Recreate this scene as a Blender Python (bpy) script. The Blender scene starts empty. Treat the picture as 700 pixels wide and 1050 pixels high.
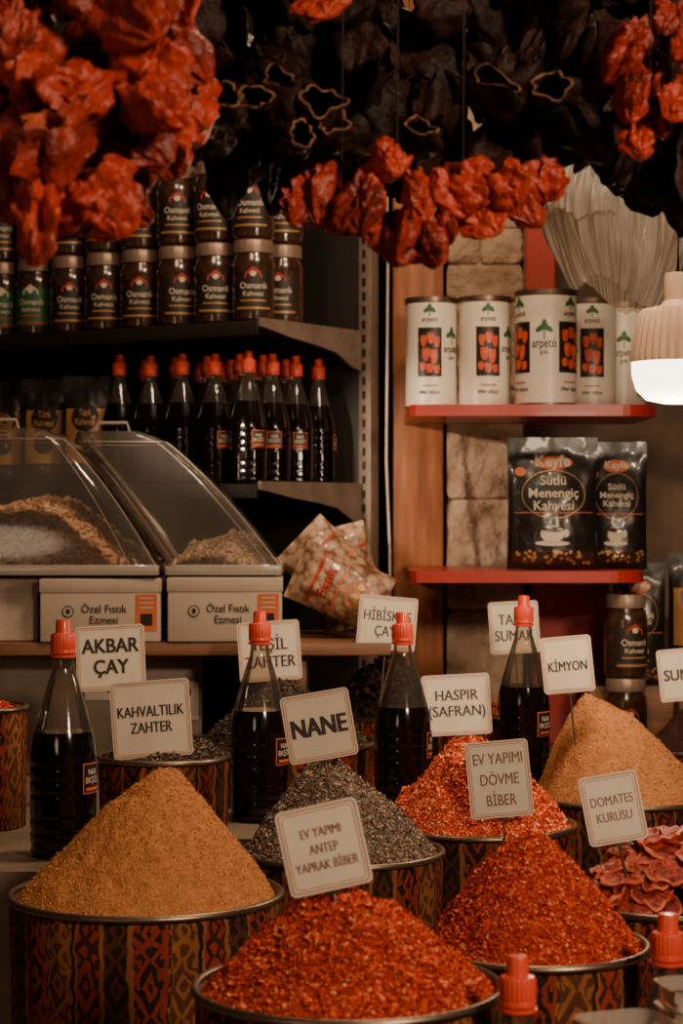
import bpy, bmesh, math, random
import numpy as np
from mathutils import Vector, Matrix, Euler, noise
RND=random.Random(11)
sc=bpy.context.scene
PI=math.pi

# ------------------------------------------------------------------ materials
class NT:
    def __init__(s,mat):
        s.nt=mat.node_tree; s.n=s.nt.nodes; s.l=s.nt.links
    def node(s,t,**k):
        n=s.n.new(t)
        for a,b in k.items(): setattr(n,a,b)
        return n
    def put(s,sock,v):
        if isinstance(v,bpy.types.NodeSocket): s.l.new(v,sock)
        else: sock.default_value=v
    def m(s,op,a,b=0.0,c=0.0):
        n=s.node('ShaderNodeMath',operation=op)
        s.put(n.inputs[0],a); s.put(n.inputs[1],b); s.put(n.inputs[2],c)
        return n.outputs[0]
    def mix(s,f,a,b):
        n=s.node('ShaderNodeMix',data_type='RGBA')
        s.put(n.inputs[0],f)
        s.put(n.inputs[6],a if not isinstance(a,tuple) else (*a[:3],1)); s.put(n.inputs[7],b if not isinstance(b,tuple) else (*b[:3],1))
        return n.outputs[2]
    def ramp(s,f,stops,const=False):
        n=s.node('ShaderNodeValToRGB')
        cr=n.color_ramp
        if const: cr.interpolation='CONSTANT'
        while len(cr.elements)<len(stops): cr.elements.new(0.5)
        for e,(p,c) in zip(cr.elements,stops):
            e.position=p; e.color=(*c[:3],1)
        s.put(n.inputs[0],f)
        return n.outputs[0]

def pm(name,col,rough=.5,metal=0,var=None,nscale=30,bump=0,bscale=200,emit=0,ecol=None,coat=0,spec=.5,island=None,sss=0,stretch=None,bdist=.004,imix=.75):
    mat=bpy.data.materials.new(name); mat.use_nodes=True
    t=NT(mat); b=t.n['Principled BSDF']
    b.inputs['Base Color'].default_value=(*col,1); b.inputs['Roughness'].default_value=rough
    b.inputs['Metallic'].default_value=metal; b.inputs['Specular IOR Level'].default_value=spec
    b.inputs['Coat Weight'].default_value=coat
    if sss:
        b.inputs['Subsurface Weight'].default_value=sss; b.inputs['Subsurface Radius'].default_value=(.01,.003,.002)
    tc=t.node('ShaderNodeTexCoord'); vec=tc.outputs['Object']
    if stretch:
        mp=t.node('ShaderNodeMapping'); mp.inputs['Scale'].default_value=stretch
        t.l.new(vec,mp.inputs[0]); vec=mp.outputs[0]
    if var:
        n=t.node('ShaderNodeTexNoise'); n.inputs['Scale'].default_value=nscale; n.inputs['Detail'].default_value=6
        t.l.new(vec,n.inputs['Vector'])
        c=t.ramp(n.outputs['Fac'],[(.32,col),(.68,var)])
        if island:
            g=t.node('ShaderNodeNewGeometry')
            c2=t.ramp(g.outputs['Random Per Island'],island)
            c=t.mix(imix,c,c2)
        t.l.new(c,b.inputs['Base Color'])
    elif island:
        g=t.node('ShaderNodeNewGeometry')
        c2=t.ramp(g.outputs['Random Per Island'],island)
        t.l.new(c2,b.inputs['Base Color'])
    if bump:
        n=t.node('ShaderNodeTexNoise'); n.inputs['Scale'].default_value=bscale; n.inputs['Detail'].default_value=5
        t.l.new(vec,n.inputs['Vector'])
        bp=t.node('ShaderNodeBump'); bp.inputs['Strength'].default_value=bump; bp.inputs['Distance'].default_value=bdist
        t.l.new(n.outputs['Fac'],bp.inputs['Height']); t.l.new(bp.outputs[0],b.inputs['Normal'])
    if emit:
        b.inputs['Emission Color'].default_value=(*(ecol or col),1); b.inputs['Emission Strength'].default_value=emit
    return mat

def clear_mat(name,tint=(.9,.92,.9),haze=.04,gl=.9,rough=.08,transl=0):
    mat=bpy.data.materials.new(name); mat.use_nodes=True
    t=NT(mat); t.n.remove(t.n['Principled BSDF']); out=t.n['Material Output']
    tr=t.node('ShaderNodeBsdfTransparent'); tr.inputs[0].default_value=(*tint,1)
    gs=t.node('ShaderNodeBsdfGlossy'); gs.inputs['Roughness'].default_value=rough; gs.inputs[0].default_value=(1,1,1,1)
    df=t.node('ShaderNodeBsdfDiffuse'); df.inputs[0].default_value=(.8,.72,.64,1)
    hz=df.outputs[0]
    if transl:
        tl=t.node('ShaderNodeBsdfTranslucent'); tl.inputs[0].default_value=(.8,.72,.64,1)
        mm=t.node('ShaderNodeMixShader'); mm.inputs[0].default_value=transl
        t.l.new(df.outputs[0],mm.inputs[1]); t.l.new(tl.outputs[0],mm.inputs[2]); hz=mm.outputs[0]
    lw=t.node('ShaderNodeFresnel'); lw.inputs[0].default_value=1.5
    f=t.m('MULTIPLY',lw.outputs[0],gl)
    m1=t.node('ShaderNodeMixShader'); m1.inputs[0].default_value=haze
    t.l.new(tr.outputs[0],m1.inputs[1]); t.l.new(hz,m1.inputs[2])
    m2=t.node('ShaderNodeMixShader'); t.l.new(f,m2.inputs[0])
    t.l.new(m1.outputs[0],m2.inputs[1]); t.l.new(gs.outputs[0],m2.inputs[2])
    t.l.new(m2.outputs[0],out.inputs[0])
    return mat

def cloth_mat(name,r,hue=0):
    mat=bpy.data.materials.new(name); mat.use_nodes=True
    t=NT(mat); b=t.n['Principled BSDF']; b.inputs['Roughness'].default_value=.85; b.inputs['Specular IOR Level'].default_value=.2
    tc=t.node('ShaderNodeTexCoord'); sp=t.node('ShaderNodeSeparateXYZ'); t.l.new(tc.outputs['Object'],sp.inputs[0])
    nz=t.node('ShaderNodeTexNoise'); nz.inputs['Scale'].default_value=45; nz.inputs['Detail'].default_value=3
    t.l.new(tc.outputs['Object'],nz.inputs['Vector'])
    wob=t.m('MULTIPLY',t.m('SUBTRACT',nz.outputs['Fac'],.5),.016)
    ang=t.m('ARCTAN2',sp.outputs[1],sp.outputs[0])
    u=t.m('MULTIPLY',ang,r); u=t.m('ADD',t.m('ADD',u,wob),10+hue*.037); v=t.m('ADD',t.m('ADD',sp.outputs[2],wob),5+hue*.013)
    p=t.m('FRACT',t.m('DIVIDE',u,.15))
    red=(.32,.038,.013); och=(.34,.125,.04); blk=(.010,.008,.007); brn=(.10,.032,.012); grn=(.03,.035,.018)
    base=t.ramp(p,[(0,blk),(.22,red),(.25,och),(.27,brn),(.50,blk),(.53,och),(.55,red),(.74,och),(.77,blk),(.96,och)],True)
    alt=t.ramp(p,[(0,red),(.22,red),(.25,blk),(.27,och),(.50,blk),(.53,och),(.55,blk),(.74,och),(.77,brn),(.96,och)],True)
    fu=t.m('ABSOLUTE',t.m('SUBTRACT',t.m('FRACT',t.m('DIVIDE',u,.0375)),.5))
    fv=t.m('ABSOLUTE',t.m('SUBTRACT',t.m('FRACT',t.m('DIVIDE',v,.062)),.5))
    d=t.m('ADD',fu,fv)
    k=t.m('GREATER_THAN',t.m('FRACT',t.m('ADD',t.m('MULTIPLY',d,2.6),t.m('MULTIPLY',nz.outputs['Fac'],.6))),.60)
    fv2=t.m('FRACT',t.m('DIVIDE',v,.021)); fu2=t.m('FRACT',t.m('ADD',t.m('DIVIDE',u,.0165),t.m('MULTIPLY',t.m('GREATER_THAN',fv2,.5),.5)))
    k2=t.m('MULTIPLY',t.m('GREATER_THAN',fu2,.62),t.m('GREATER_THAN',fu,.30))
    zb=t.m('FRACT',t.m('DIVIDE',t.m('ADD',v,t.m('MULTIPLY',fu,.03)),.095))
    k3=t.m('LESS_THAN',zb,.09)
    kk=t.m('MAXIMUM',t.m('MAXIMUM',k,k2),k3)
    c=t.mix(t.m('MULTIPLY',kk,.9),base,alt)
    n=t.node('ShaderNodeTexNoise'); n.inputs['Scale'].default_value=25; n.inputs['Detail'].default_value=5
    t.l.new(tc.outputs['Object'],n.inputs['Vector'])
    c=t.mix(t.m('MULTIPLY',n.outputs['Fac'],.65),c,(.04,.014,.007))
    t.l.new(c,b.inputs['Base Color'])
    bp=t.node('ShaderNodeBump'); bp.inputs['Strength'].default_value=.5; bp.inputs['Distance'].default_value=.002
    t.l.new(kk,bp.inputs['Height']); t.l.new(bp.outputs[0],b.inputs['Normal'])
    return mat

M={}
M['sign']=pm('sign_card',(.74,.64,.52),.45,var=(.66,.56,.45),nscale=14)
M['signb']=pm('sign_border',(.42,.15,.07),.5)
M['ink']=pm('sign_ink',(.030,.020,.018),.5)
M['ink2']=pm('sign_ink_brown',(.18,.09,.06),.5)
M['steel']=pm('steel',(.22,.16,.12),.38,.9,bump=.1,bscale=60)
M['capred']=pm('cap_red',(.74,.065,.030),.38,coat=.2)
M['liquid']=pm('dark_syrup',(.004,.002,.002),.13,coat=.3,spec=.4)
M['clear']=clear_mat('clear_plastic',(.82,.76,.70),.03,.9)
M['acryl']=clear_mat('clear_acrylic',(.96,.95,.94),.06,1.0)
M['acryledge']=pm('acrylic_edge',(.38,.32,.27),.25,spec=.8)
M['white']=pm('white_paint',(.60,.54,.46),.5,var=(.50,.44,.37),nscale=5)
M['ctop']=pm('counter_top',(.22,.16,.12),.5,var=(.14,.10,.075),nscale=8)
M['blk']=pm('black_print',(.014,.010,.009),.4)
M['darkmetal']=pm('dark_shelf_metal',(.012,.008,.006),.6,.2)
M['palemetal']=pm('pale_metal',(.24,.18,.14),.5,.2,var=(.17,.125,.095),nscale=20)
M['redp']=pm('red_paint',(.42,.022,.012),.36,coat=.2,var=(.32,.018,.010),nscale=8)
M['wood']=pm('orange_wood',(.46,.15,.04),.5,var=(.20,.055,.016),nscale=9,stretch=(6,6,.6),bump=.15,bscale=40)
M['woodh']=pm('counter_wood',(.26,.115,.055),.5,var=(.13,.055,.026),nscale=9,stretch=(.6,6,6),bump=.15,bscale=40)
M['stone']=pm('plaster_stone',(.62,.46,.33),.95,var=(.30,.19,.12),nscale=13,bump=1,bscale=20,bdist=.03,spec=.1)
M['gold']=pm('gold_print',(.42,.22,.08),.4,.3)
M['orange']=pm('orange_print',(.60,.12,.03),.5)
M['redprint']=pm('red_print',(.36,.032,.016),.5)
M['cream']=pm('cream_print',(.58,.49,.39),.5)
M['green']=pm('green_print',(.02,.10,.04),.5)
M['can']=pm('white_can',(.70,.62,.52),.35)
M['coffee']=pm('dark_coffee_glass',(.060,.027,.014),.2,coat=.4,var=(.028,.013,.008),nscale=60)
M['jlabel']=pm('jar_label',(.018,.011,.008),.5)
M['lid']=pm('jar_lid_grey',(.28,.19,.14),.42,.4)
M['pouch']=pm('black_foil_pouch',(.012,.009,.008),.36,coat=.2,bump=.3,bscale=25)
M['carton']=pm('white_carton',(.54,.43,.34),.6,var=(.43,.34,.27),nscale=6)

# ------------------------------------------------------------------ mesh tools
class MB:
    def __init__(s): s.v=[];s.f=[];s.mi=[]
    def add(s,vf,mi=0,mat=None,fn=None):
        vs,fs=vf; o=len(s.v)
        if fn: vs=[fn(*v) for v in vs]
        if mat is not None: vs=[tuple(mat@Vector(v)) for v in vs]
        s.v.extend(tuple(v) for v in vs); s.f.extend([tuple(i+o for i in f) for f in fs]); s.mi.extend([mi]*len(fs))
        return s
    def mesh(s,name,mats,sharp=38,smooth=True):
        me=bpy.data.meshes.new(name); me.from_pydata(s.v,[],s.f)
        for m in mats: me.materials.append(M[m] if isinstance(m,str) else m)
        me.polygons.foreach_set('material_index',s.mi)
        if smooth:
            me.polygons.foreach_set('use_smooth',[True]*len(s.f))
            me.set_sharp_from_angle(angle=math.radians(sharp))
        me.update(); return me
    def obj(s,name,mats,loc=(0,0,0),rot=(0,0,0),parent=None,sharp=38,smooth=True):
        return place(name,s.mesh(name,mats,sharp,smooth),loc,rot,parent)
def place(name,me,loc=(0,0,0),rot=(0,0,0),parent=None,scale=None):
    o=bpy.data.objects.new(name,me); o.location=loc; o.rotation_euler=rot
    if scale: o.scale=scale
    sc.collection.objects.link(o)
    if parent: o.parent=parent
    return o
def empty(name,loc=(0,0,0),rot=(0,0,0)):
    return place(name,None,loc,rot)
def T(x=0,y=0,z=0): return Matrix.Translation((x,y,z))
def RX(a): return Matrix.Rotation(a,4,'X')
def RY(a): return Matrix.Rotation(a,4,'Y')
def RZ(a): return Matrix.Rotation(a,4,'Z')

def lathe(prof,seg=32,a0=0,a1=2*PI,cap=(False,False),mod=None):
    vs=[];fs=[];full=abs(a1-a0-2*PI)<1e-6; n=seg if full else seg+1
    for (r,z) in prof:
        for i in range(n):
            a=a0+(a1-a0)*i/seg
            rr=r*(mod(a,z) if mod else 1)
            vs.append((rr*math.cos(a),rr*math.sin(a),z))
    for j in range(len(prof)-1):
        for i in range(seg):
            i2=(i+1)%n
            fs.append((j*n+i,j*n+i2,(j+1)*n+i2,(j+1)*n+i))
    if cap[0]: fs.append(tuple(range(n))[::-1])
    if cap[1]: fs.append(tuple((len(prof)-1)*n+i for i in range(n)))
    return vs,fs
def rbox(w,d,h,bev=.004,seg=2,c=(0,0,0)):
    bm=bmesh.new(); bmesh.ops.create_cube(bm,size=1)
    bmesh.ops.scale(bm,vec=(w,d,h),verts=bm.verts)
    if bev: bmesh.ops.bevel(bm,geom=bm.edges[:],offset=bev,segments=seg,affect='EDGES',profile=.5)
    bmesh.ops.translate(bm,vec=c,verts=bm.verts)
    bm.verts.index_update()
    r=([tuple(v.co) for v in bm.verts],[tuple(v.index for v in f.verts) for f in bm.faces]); bm.free(); return r
def rod(p,q,r=.003,seg=8):
    p=Vector(p);q=Vector(q);d=q-p
    vs,fs=lathe([(r,0),(r,d.length)],seg,cap=(True,True))
    m=T(*p)@d.to_track_quat('Z','Y').to_matrix().to_4x4()
    return [tuple(m@Vector(v)) for v in vs],fs
def tube(pts,r=.003,seg=8):
    vs=[];fs=[];n=len(pts)
    P=[Vector(p) for p in pts]
    for i,p in enumerate(P):
        d=(P[min(i+1,n-1)]-P[max(i-1,0)]).normalized()
        q=d.to_track_quat('Z','Y')
        for k in range(seg):
            a=2*PI*k/seg; vs.append(tuple(p+q@Vector((r*math.cos(a),r*math.sin(a),0))))
    for i in range(n-1):
        for k in range(seg):
            fs.append((i*seg+k,i*seg+(k+1)%seg,(i+1)*seg+(k+1)%seg,(i+1)*seg+k))
    return vs,fs
def rrpts(w,h,r,n=5):
    out=[]
    for cx,cz,a in ((w/2-r,h/2-r,0),(-w/2+r,h/2-r,PI/2),(-w/2+r,-h/2+r,PI),(w/2-r,-h/2+r,1.5*PI)):
        for k in range(n+1):
            t=a+PI/2*k/n; out.append((cx+r*math.cos(t),cz+r*math.sin(t)))
    return out
def plate(pts,y0,y1):
    n=len(pts); vs=[(x,y0,z) for x,z in pts]+[(x,y1,z) for x,z in pts]
    fs=[tuple(range(n)),tuple(range(n,2*n))[::-1]]+[(i,i+n,(i+1)%n+n,(i+1)%n) for i in range(n)]
    return vs,fs
def ring2(pa,pb):
    n=len(pa); vs=[(x,0,z) for x,z in pa]+[(x,0,z) for x,z in pb]
    return vs,[(i,(i+1)%n,(i+1)%n+n,i+n) for i in range(n)]
def rect2(w,h,nx=6,nz=4,cx=0,cz=0):
    vs=[(cx-w/2+w*i/nx,0,cz-h/2+h*j/nz) for j in range(nz+1) for i in range(nx+1)]
    fs=[(j*(nx+1)+i,j*(nx+1)+i+1,(j+1)*(nx+1)+i+1,(j+1)*(nx+1)+i) for j in range(nz) for i in range(nx)]
    return vs,fs
def disc2(rx,rz,cx=0,cz=0,n=20,rot=0):
    vs=[(cx,0,cz)]
    for k in range(n):
        a=2*PI*k/n; x=rx*math.cos(a); z=rz*math.sin(a)
        vs.append((cx+x*math.cos(rot)-z*math.sin(rot),0,cz+x*math.sin(rot)+z*math.cos(rot)))
    return vs,[(0,k+1,(k+1)%n+1) for k in range(n)]
_tc={}
def text2(s,size,bold=0,maxw=None,cx=0,cz=0,line=1.0,sx=1):
    key=(s,bold,line)
    if key not in _tc:
        cu=bpy.data.curves.new('t','FONT'); cu.body=s; cu.size=1; cu.align_x='CENTER'; cu.align_y='CENTER'; cu.offset=bold
        cu.space_line=line; cu.resolution_u=3
        ob=bpy.data.objects.new('t',cu); sc.collection.objects.link(ob)
        dg=bpy.context.evaluated_depsgraph_get(); dg.update()
        me=bpy.data.meshes.new_from_object(ob.evaluated_get(dg))
        vs=[tuple(v.co) for v in me.vertices]; fs=[tuple(p.vertices) for p in me.polygons]
        bpy.data.objects.remove(ob); bpy.data.curves.remove(cu); bpy.data.meshes.remove(me)
        _tc[key]=(vs,fs)
    vs,fs=_tc[key]
    if not vs: return [],[]
    xs=[v[0] for v in vs]; zs=[v[1] for v in vs]
    mx=(min(xs)+max(xs))/2; mz=(min(zs)+max(zs))/2; w=max(xs)-min(xs)
    k=size
    if maxw and w*k*sx>maxw: sx=maxw/(w*k)
    if sx<.72: k*=sx/.72; sx=.72
    return [(cx+(v[0]-mx)*k*sx,0,cz+(v[1]-mz)*k) for v in vs],fs
def off(y): return lambda a,b,c:(a,b-y,c)
def wrap(R,a=0,z0=0):
    def f(x,y,z):
        t=x/R+a; return (R*math.sin(t),-R*math.cos(t),z+z0)
    return f

# ------------------------------------------------------------------ room
def wall(name,w,d,h,c,mat,bev=0):
    return MB().add(rbox(w,d,h,bev)).obj(name,[mat],c,smooth=False)
mdark=pm('dark_wall_paint',(.032,.018,.012),.85,var=(.018,.010,.007),nscale=4,bump=.3,bscale=30)
mfloor=pm('floor_tiles',(.12,.09,.07),.6,var=(.08,.06,.05),nscale=3)
wall('wall_back',4.4,.1,2.9,(0,4.55,1.45),mdark)
wall('wall_left',.1,3.3,2.9,(-1.75,2.85,1.45),mdark)
wall('wall_right',.1,3.3,2.9,(1.75,2.85,1.45),mdark)
wall('floor',6,6.4,.1,(0,1.5,-.05),mfloor)
wall('ceiling',3.6,3.4,.1,(0,2.9,2.95),mdark)

lp=MB()
lp.add(rbox(2.4,1.9,.04,.004,c=(0,2.55,.779)),0)
lp.add(rbox(2.36,.03,.76,.003,c=(0,1.63,.38)),1)
foot=[(-1.2,2.62),(-.2,2.62),(-.2,2.88),(.05,2.88),(.05,3.1),(.28,3.1),(.28,3.37),(1.2,3.37),(1.2,4.1),(-1.2,4.1)]
n=len(foot)
for z0,z1,mi in ((.80,1.02,1),(1.02,1.04,0)):
    vs=[(x,y,z0) for x,y in foot]+[(x,y,z1) for x,y in foot]
    fs=[tuple(range(n))[::-1],tuple(range(n,2*n))]+[(i,(i+1)%n,(i+1)%n+n,i+n) for i in range(n)]
    lp.add((vs,fs),mi)
lp.obj('market_counter',['ctop','palemetal'],smooth=False)

# ------------------------------------------------------------------ signs
def sign(text,x,y,z,w,h,roll=4,tilt=8,yaw=0,stick=.07,size=.02,bold=.0003,ink=2,name='spice_name_sign',line=1.05):
    b=MB()
    b.add(plate(rrpts(w,h,.006),-.0012,.0012),0)
    b.add(ring2(rrpts(w-.004,h-.004,.005),rrpts(w-.0065,h-.0065,.004)),1,fn=off(.0015))
    b.add(ring2(rrpts(w-.0105,h-.0105,.005),rrpts(w-.0120,h-.0120,.004)),1,fn=off(.0015))
    k=0
    for dx in (-1,0,1):
        for dz in ((-.5,.5) if bold>.0006 else (0,)):
            b.add(text2(text,size,0,maxw=w-.019,line=line,cx=dx*bold,cz=dz*bold),ink,fn=off(.0016+.00004*k)); k+=1
    b.add(rod((0,.003,-h/2-stick),(0,.003,0),.0016),4)
    b.add(rbox(.014,.006,.02,.001,c=(0,.003,-h/2+.006)),4)
    return b.obj(name,['sign','signb','ink','ink2','steel'],(x,y,z),(math.radians(-tilt),math.radians(-roll),math.radians(yaw)))
sign('AKBAR\nÇAY',-.356,3.16,1.275,.106,.100,3,8,0,.09,.031,.0009)
sign('KAHVALTILIK\nZAHTER',-.273,2.94,1.203,.114,.110,4.5,6,0,.05,.026,.0005)
sign('YEŞİL\nZAHTER',-.118,3.36,1.272,.102,.098,4,8,0,.05,.027,.0006)
sign('NANE',-.029,2.655,1.2226,.09,.088,10,6,0,.05,.033,.0013)
sign('EV YAPIMI\nANTEP\nYAPRAK BİBER',-.0165,1.905,1.188,.078,.080,12.5,8,0,.04,.0155,.00022,3,line=1.25)
sign('HİBİSKUS\nÇAYI',.078,3.50,1.310,.100,.092,-5,8,0,.10,.025,.0004)
sign('HASPIR\n(SAFRAN)',.190,3.38,1.182,.112,.100,3,10,0,.04,.025,.0005)
sign('EV YAPIMI\nDÖVME\nBİBER',.215,2.792,1.136,.086,.104,5,6,0,.035,.022,.0002,3,line=1.3)
sign('TANE\nSUMAK',.305,3.62,1.296,.088,.092,3,6,0,.15,.027,.0006)
sign('KİMYON',.345,3.13,1.267,.078,.086,5,8,0,.08,.026,.0005)
sign('DOMATES\nKURUSU',.306,2.31,1.166,.068,.078,9,10,6,.04,.018,.0002,3,line=1.2)
sign('SUMAK',.582,3.46,1.226,.094,.088,5,8,0,.09,.026,.0008)

# ------------------------------------------------------------------ bins & heaps
def heap_z(t,h,e=.10,dome=0):
    z=(math.sqrt(1+e*e)-math.sqrt(t*t+e*e))/(math.sqrt(1+e*e)-e)
    if dome: z=(1-dome)*z+dome*(1-t*t)
    return h*z
def heap_surface(R,h,ax,ay,e,dome,seed,amp):
    def P(t,a):
        r=R*t; k=(1-t)
        x=r*math.cos(a)+ax*k; y=r*math.sin(a)+ay*k
        nz=noise.noise(Vector((x*18+seed,y*18,seed)))*amp*3.2+noise.noise(Vector((x*60+seed,y*60,seed)))*amp*1.5+noise.noise(Vector((x*160+seed,y*160,seed)))*amp*.7
        z=heap_z(t,h,e,dome)+nz*min(1,(1-t)*6)
        return x,y,z
    return P
def heap_mesh(P,rings=90,seg=160):
    vs=[P(0,0)];fs=[]
    for j in range(1,rings+1):
        for i in range(seg): vs.append(P(j/rings,2*PI*i/seg))
    for i in range(seg): fs.append((0,1+i,1+(i+1)%seg))
    for j in range(rings-1):
        for i in range(seg):
            a=1+j*seg; b=a+seg
            fs.append((a+i,b+i,b+(i+1)%seg,a+(i+1)%seg))
    return vs,fs
def flakes(P,count,size,rng,flat=.4,lift=.5,elong=1.6):
    nv=np.zeros((count*4,3))
    for k in range(count):
        t=math.sqrt(rng.random()); a=rng.random()*2*PI
        x,y,z=P(t*.985,a)
        s=size*(.4+rng.random()**2*1.6)
        ax=Vector((rng.gauss(0,1),rng.gauss(0,1),rng.gauss(0,.6))).normalized()
        up=Vector((math.cos(a)*.6+rng.gauss(0,.6),math.sin(a)*.6+rng.gauss(0,.6),1)).normalized()
        bx=up.cross(ax)
        if bx.length<1e-3: continue
        bx.normalize()
        c=Vector((x,y,z+s*lift*rng.random()))
        f=up*s*flat*rng.uniform(-1,1)
        l=s*elong*rng.uniform(.5,1)
        nv[k*4]=c-ax*l*.5; nv[k*4+1]=c-bx*s*.4+f; nv[k*4+2]=c+ax*l*.5; nv[k*4+3]=c+bx*s*.4+f*.3
    return nv
def add_flakes(name,nv,mat,parent):
    c=len(nv)//4
    me=bpy.data.meshes.new(name)
    idx=np.arange(c*4).reshape(c,4)
    tri=np.concatenate([idx[:,[0,1,2]],idx[:,[0,2,3]]],0).tolist()
    me.from_pydata(nv.tolist(),[],tri); me.materials.append(mat); me.update()
    return place(name,me,parent=parent)
def bin_(name,x,y,rim,r,base,heap,hue=0):
    e=empty(name,(x,y,base)); H=rim-base
    b=MB()
    wr=lambda a,z: 1+.007*math.sin(a*23)+.005*math.sin(a*41+z*30)
    b.add(lathe([(r*.955,0),(r*.965,H*.3),(r*.975,H*.7),(r*.985,H-.012),(r*.97,H-.006)],128,mod=wr))
    b.obj('cloth_cover',[cloth_mat('kilim_'+name+str(hue),r,hue)],parent=e)
    m=MB()
    m.add(lathe([(r*.93,.002),(r*.965,H-.01)],64))
    m.add(lathe([(.001,.004),(r*.93,.004)],64))
    tor=[(r+.0042*math.cos(k*PI/6)-.002,H-.001+.0042*math.sin(k*PI/6)) for k in range(13)]
    m.add(lathe(tor,96))
    m.add(lathe([(r*.985,H-.002),(r*.945,H-.006),(r*.94,H-.05)],96))
    m.obj('metal_drum_rim',['steel'],parent=e)
    if heap:
        R=r*.955; P=heap_surface(R,heap['h'],heap.get('ax',0),heap.get('ay',0),heap.get('e',.1),heap.get('dome',0),heap.get('seed',1),heap.get('amp',.002))
        MB().add(heap_mesh(P)).obj('spice_heap',[heap['mat']],(0,0,H-.008),parent=e,sharp=180)
        if heap.get('n'):
            rng=random.Random(heap.get('seed',1))
            o=add_flakes('spice_flakes',flakes(P,heap['n'],heap['fs'],rng,elong=heap.get('el',1.5)),heap['fmat'],e)
            o.location=(0,0,H-.008)
    return e
m_tan=pm('tan_powder',(.56,.235,.09),.95,var=(.42,.160,.056),nscale=90,bump=1,bscale=300,spec=.1)
m_tanf=pm('tan_grains',(.5,.22,.08),.95,spec=.1,island=[(0,(.28,.10,.038)),(.4,(.53,.215,.08)),(1,(.68,.33,.14))])
m_cum=pm('cumin_powder',(.50,.215,.09),.95,var=(.38,.15,.058),nscale=80,bump=1,bscale=300,spec=.1)
m_mint=pm('dried_mint',(.20,.135,.10),.95,var=(.10,.068,.052),nscale=90,bump=.6,bscale=200,spec=.1)
m_mintf=pm('dried_mint_flakes',(.2,.15,.1),.95,spec=.05,island=[(0,(.09,.058,.045)),(.45,(.25,.175,.135)),(.8,(.38,.275,.21)),(1,(.52,.40,.32))])
m_red=pm('red_flake_base',(.42,.042,.014),.8,var=(.22,.017,.007),nscale=90,spec=.1)
m_redf=pm('red_chilli_flakes',(.5,.08,.02),.8,spec=.1,island=[(0,(.24,.016,.007)),(.45,(.60,.066,.027)),(.85,(.78,.135,.058)),(1,(.90,.36,.19))])
m_redf2=pm('bright_chilli_flakes',(.6,.12,.04),.8,spec=.1,island=[(0,(.42,.04,.017)),(.35,(.76,.13,.056)),(.8,(.88,.25,.12)),(1,(1,.54,.32))])
m_red2=pm('bright_flake_base',(.60,.09,.03),.8,var=(.40,.045,.015),nscale=90,spec=.1)
m_dk=pm('dark_herb',(.05,.032,.024),.9,var=(.02,.013,.01),nscale=80,bump=.6,bscale=180)
m_dkf=pm('dark_herb_flakes',(.05,.03,.02),.8,spec=.2,island=[(0,(.025,.016,.012)),(.6,(.10,.068,.05)),(1,(.30,.21,.15))])
m_hib=pm('dried_hibiscus',(.05,.03,.02),.7,spec=.3,island=[(0,(.012,.007,.006)),(.6,(.035,.014,.010)),(1,(.10,.035,.022))])
m_sum=pm('sumac',(.06,.014,.01),.9,var=(.03,.008,.006),nscale=60,bump=.5,bscale=200)
m_saff=pm('safflower_threads',(.4,.1,.03),.8,spec=.2,island=[(0,(.25,.02,.01)),(.5,(.55,.12,.03)),(1,(.7,.3,.08))])

bin_('ground_spice_bin',-.229,2.4,1.054,.160,.80,dict(h=.152,ax=.024,mat=m_tan,seed=3,amp=.0028,n=28000,fs=.0014,fmat=m_tanf,e=.12,dome=.22),0)
bin_('dried_mint_bin',0,2.7,1.054,.135,.80,dict(h=.128,ax=-.024,mat=m_mint,seed=5,amp=.0026,n=34000,fs=.0030,fmat=m_mintf,e=.19,dome=.20),1)
bin_('chilli_flake_bin',.006,1.93,1.054,.146,.80,dict(h=.098,ax=-.004,mat=m_red,seed=7,amp=.0032,n=50000,fs=.0031,fmat=m_redf,e=.20,dome=.38),2)
bin_('chilli_flake_bin',.199,2.114,1.054,.118,.80,dict(h=.124,ax=-.01,mat=m_red,seed=9,amp=.0028,n=40000,fs=.0028,fmat=m_redf,e=.15,dome=.28),3)
bin_('crushed_pepper_bin',.195,2.93,1.054,.14,.80,dict(h=.125,ax=-.012,mat=m_red2,seed=12,amp=.0045,n=34000,fs=.0038,fmat=m_redf2,e=.2,dome=.55),4)
bin_('ground_cumin_bin',.44,3.2,1.058,.148,.80,dict(h=.165,ax=-.054,mat=m_cum,seed=15,amp=.0026,e=.16,dome=.26,n=16000,fs=.0016,fmat=m_tanf),5)
bin_('breakfast_thyme_bin',-.26,3.0,1.143,.097,1.041,dict(h=.055,mat=m_dk,seed=17,amp=.003,n=9000,fs=.0035,fmat=m_dkf,e=.3),6)
bin_('thyme_bin',-.094,3.3,1.131,.15,1.041,dict(h=.105,mat=m_dk,seed=19,amp=.003,n=16000,fs=.0035,fmat=m_dkf,e=.15),7)
bin_('patterned_barrel',-.535,3.0,1.215,.075,1.041,dict(h=.02,mat=m_red,seed=20,amp=.003,n=3000,fs=.004,fmat=m_redf,e=.3),8)
bin_('dried_hibiscus_bin',.078,3.655,1.14,.10,1.041,dict(h=.10,mat=m_hib,seed=22,amp=.006,n=5000,fs=.012,fmat=m_hib,e=.25,dome=.4,el=1.3),9)
bin_('safflower_bin',.215,3.52,1.15,.075,1.041,dict(h=.05,mat=m_red,seed=23,amp=.003,n=6000,fs=.004,fmat=m_saff,e=.25,el=3),10)
bin_('sumac_bin',.64,3.62,1.085,.12,1.042,dict(h=.10,mat=m_sum,seed=25,amp=.003,e=.1,n=4000,fs=.002,fmat=pm('sumac_grains',(.08,.02,.012),.8,island=[(0,(.03,.008,.006)),(1,(.13,.03,.02))])),11)
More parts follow.
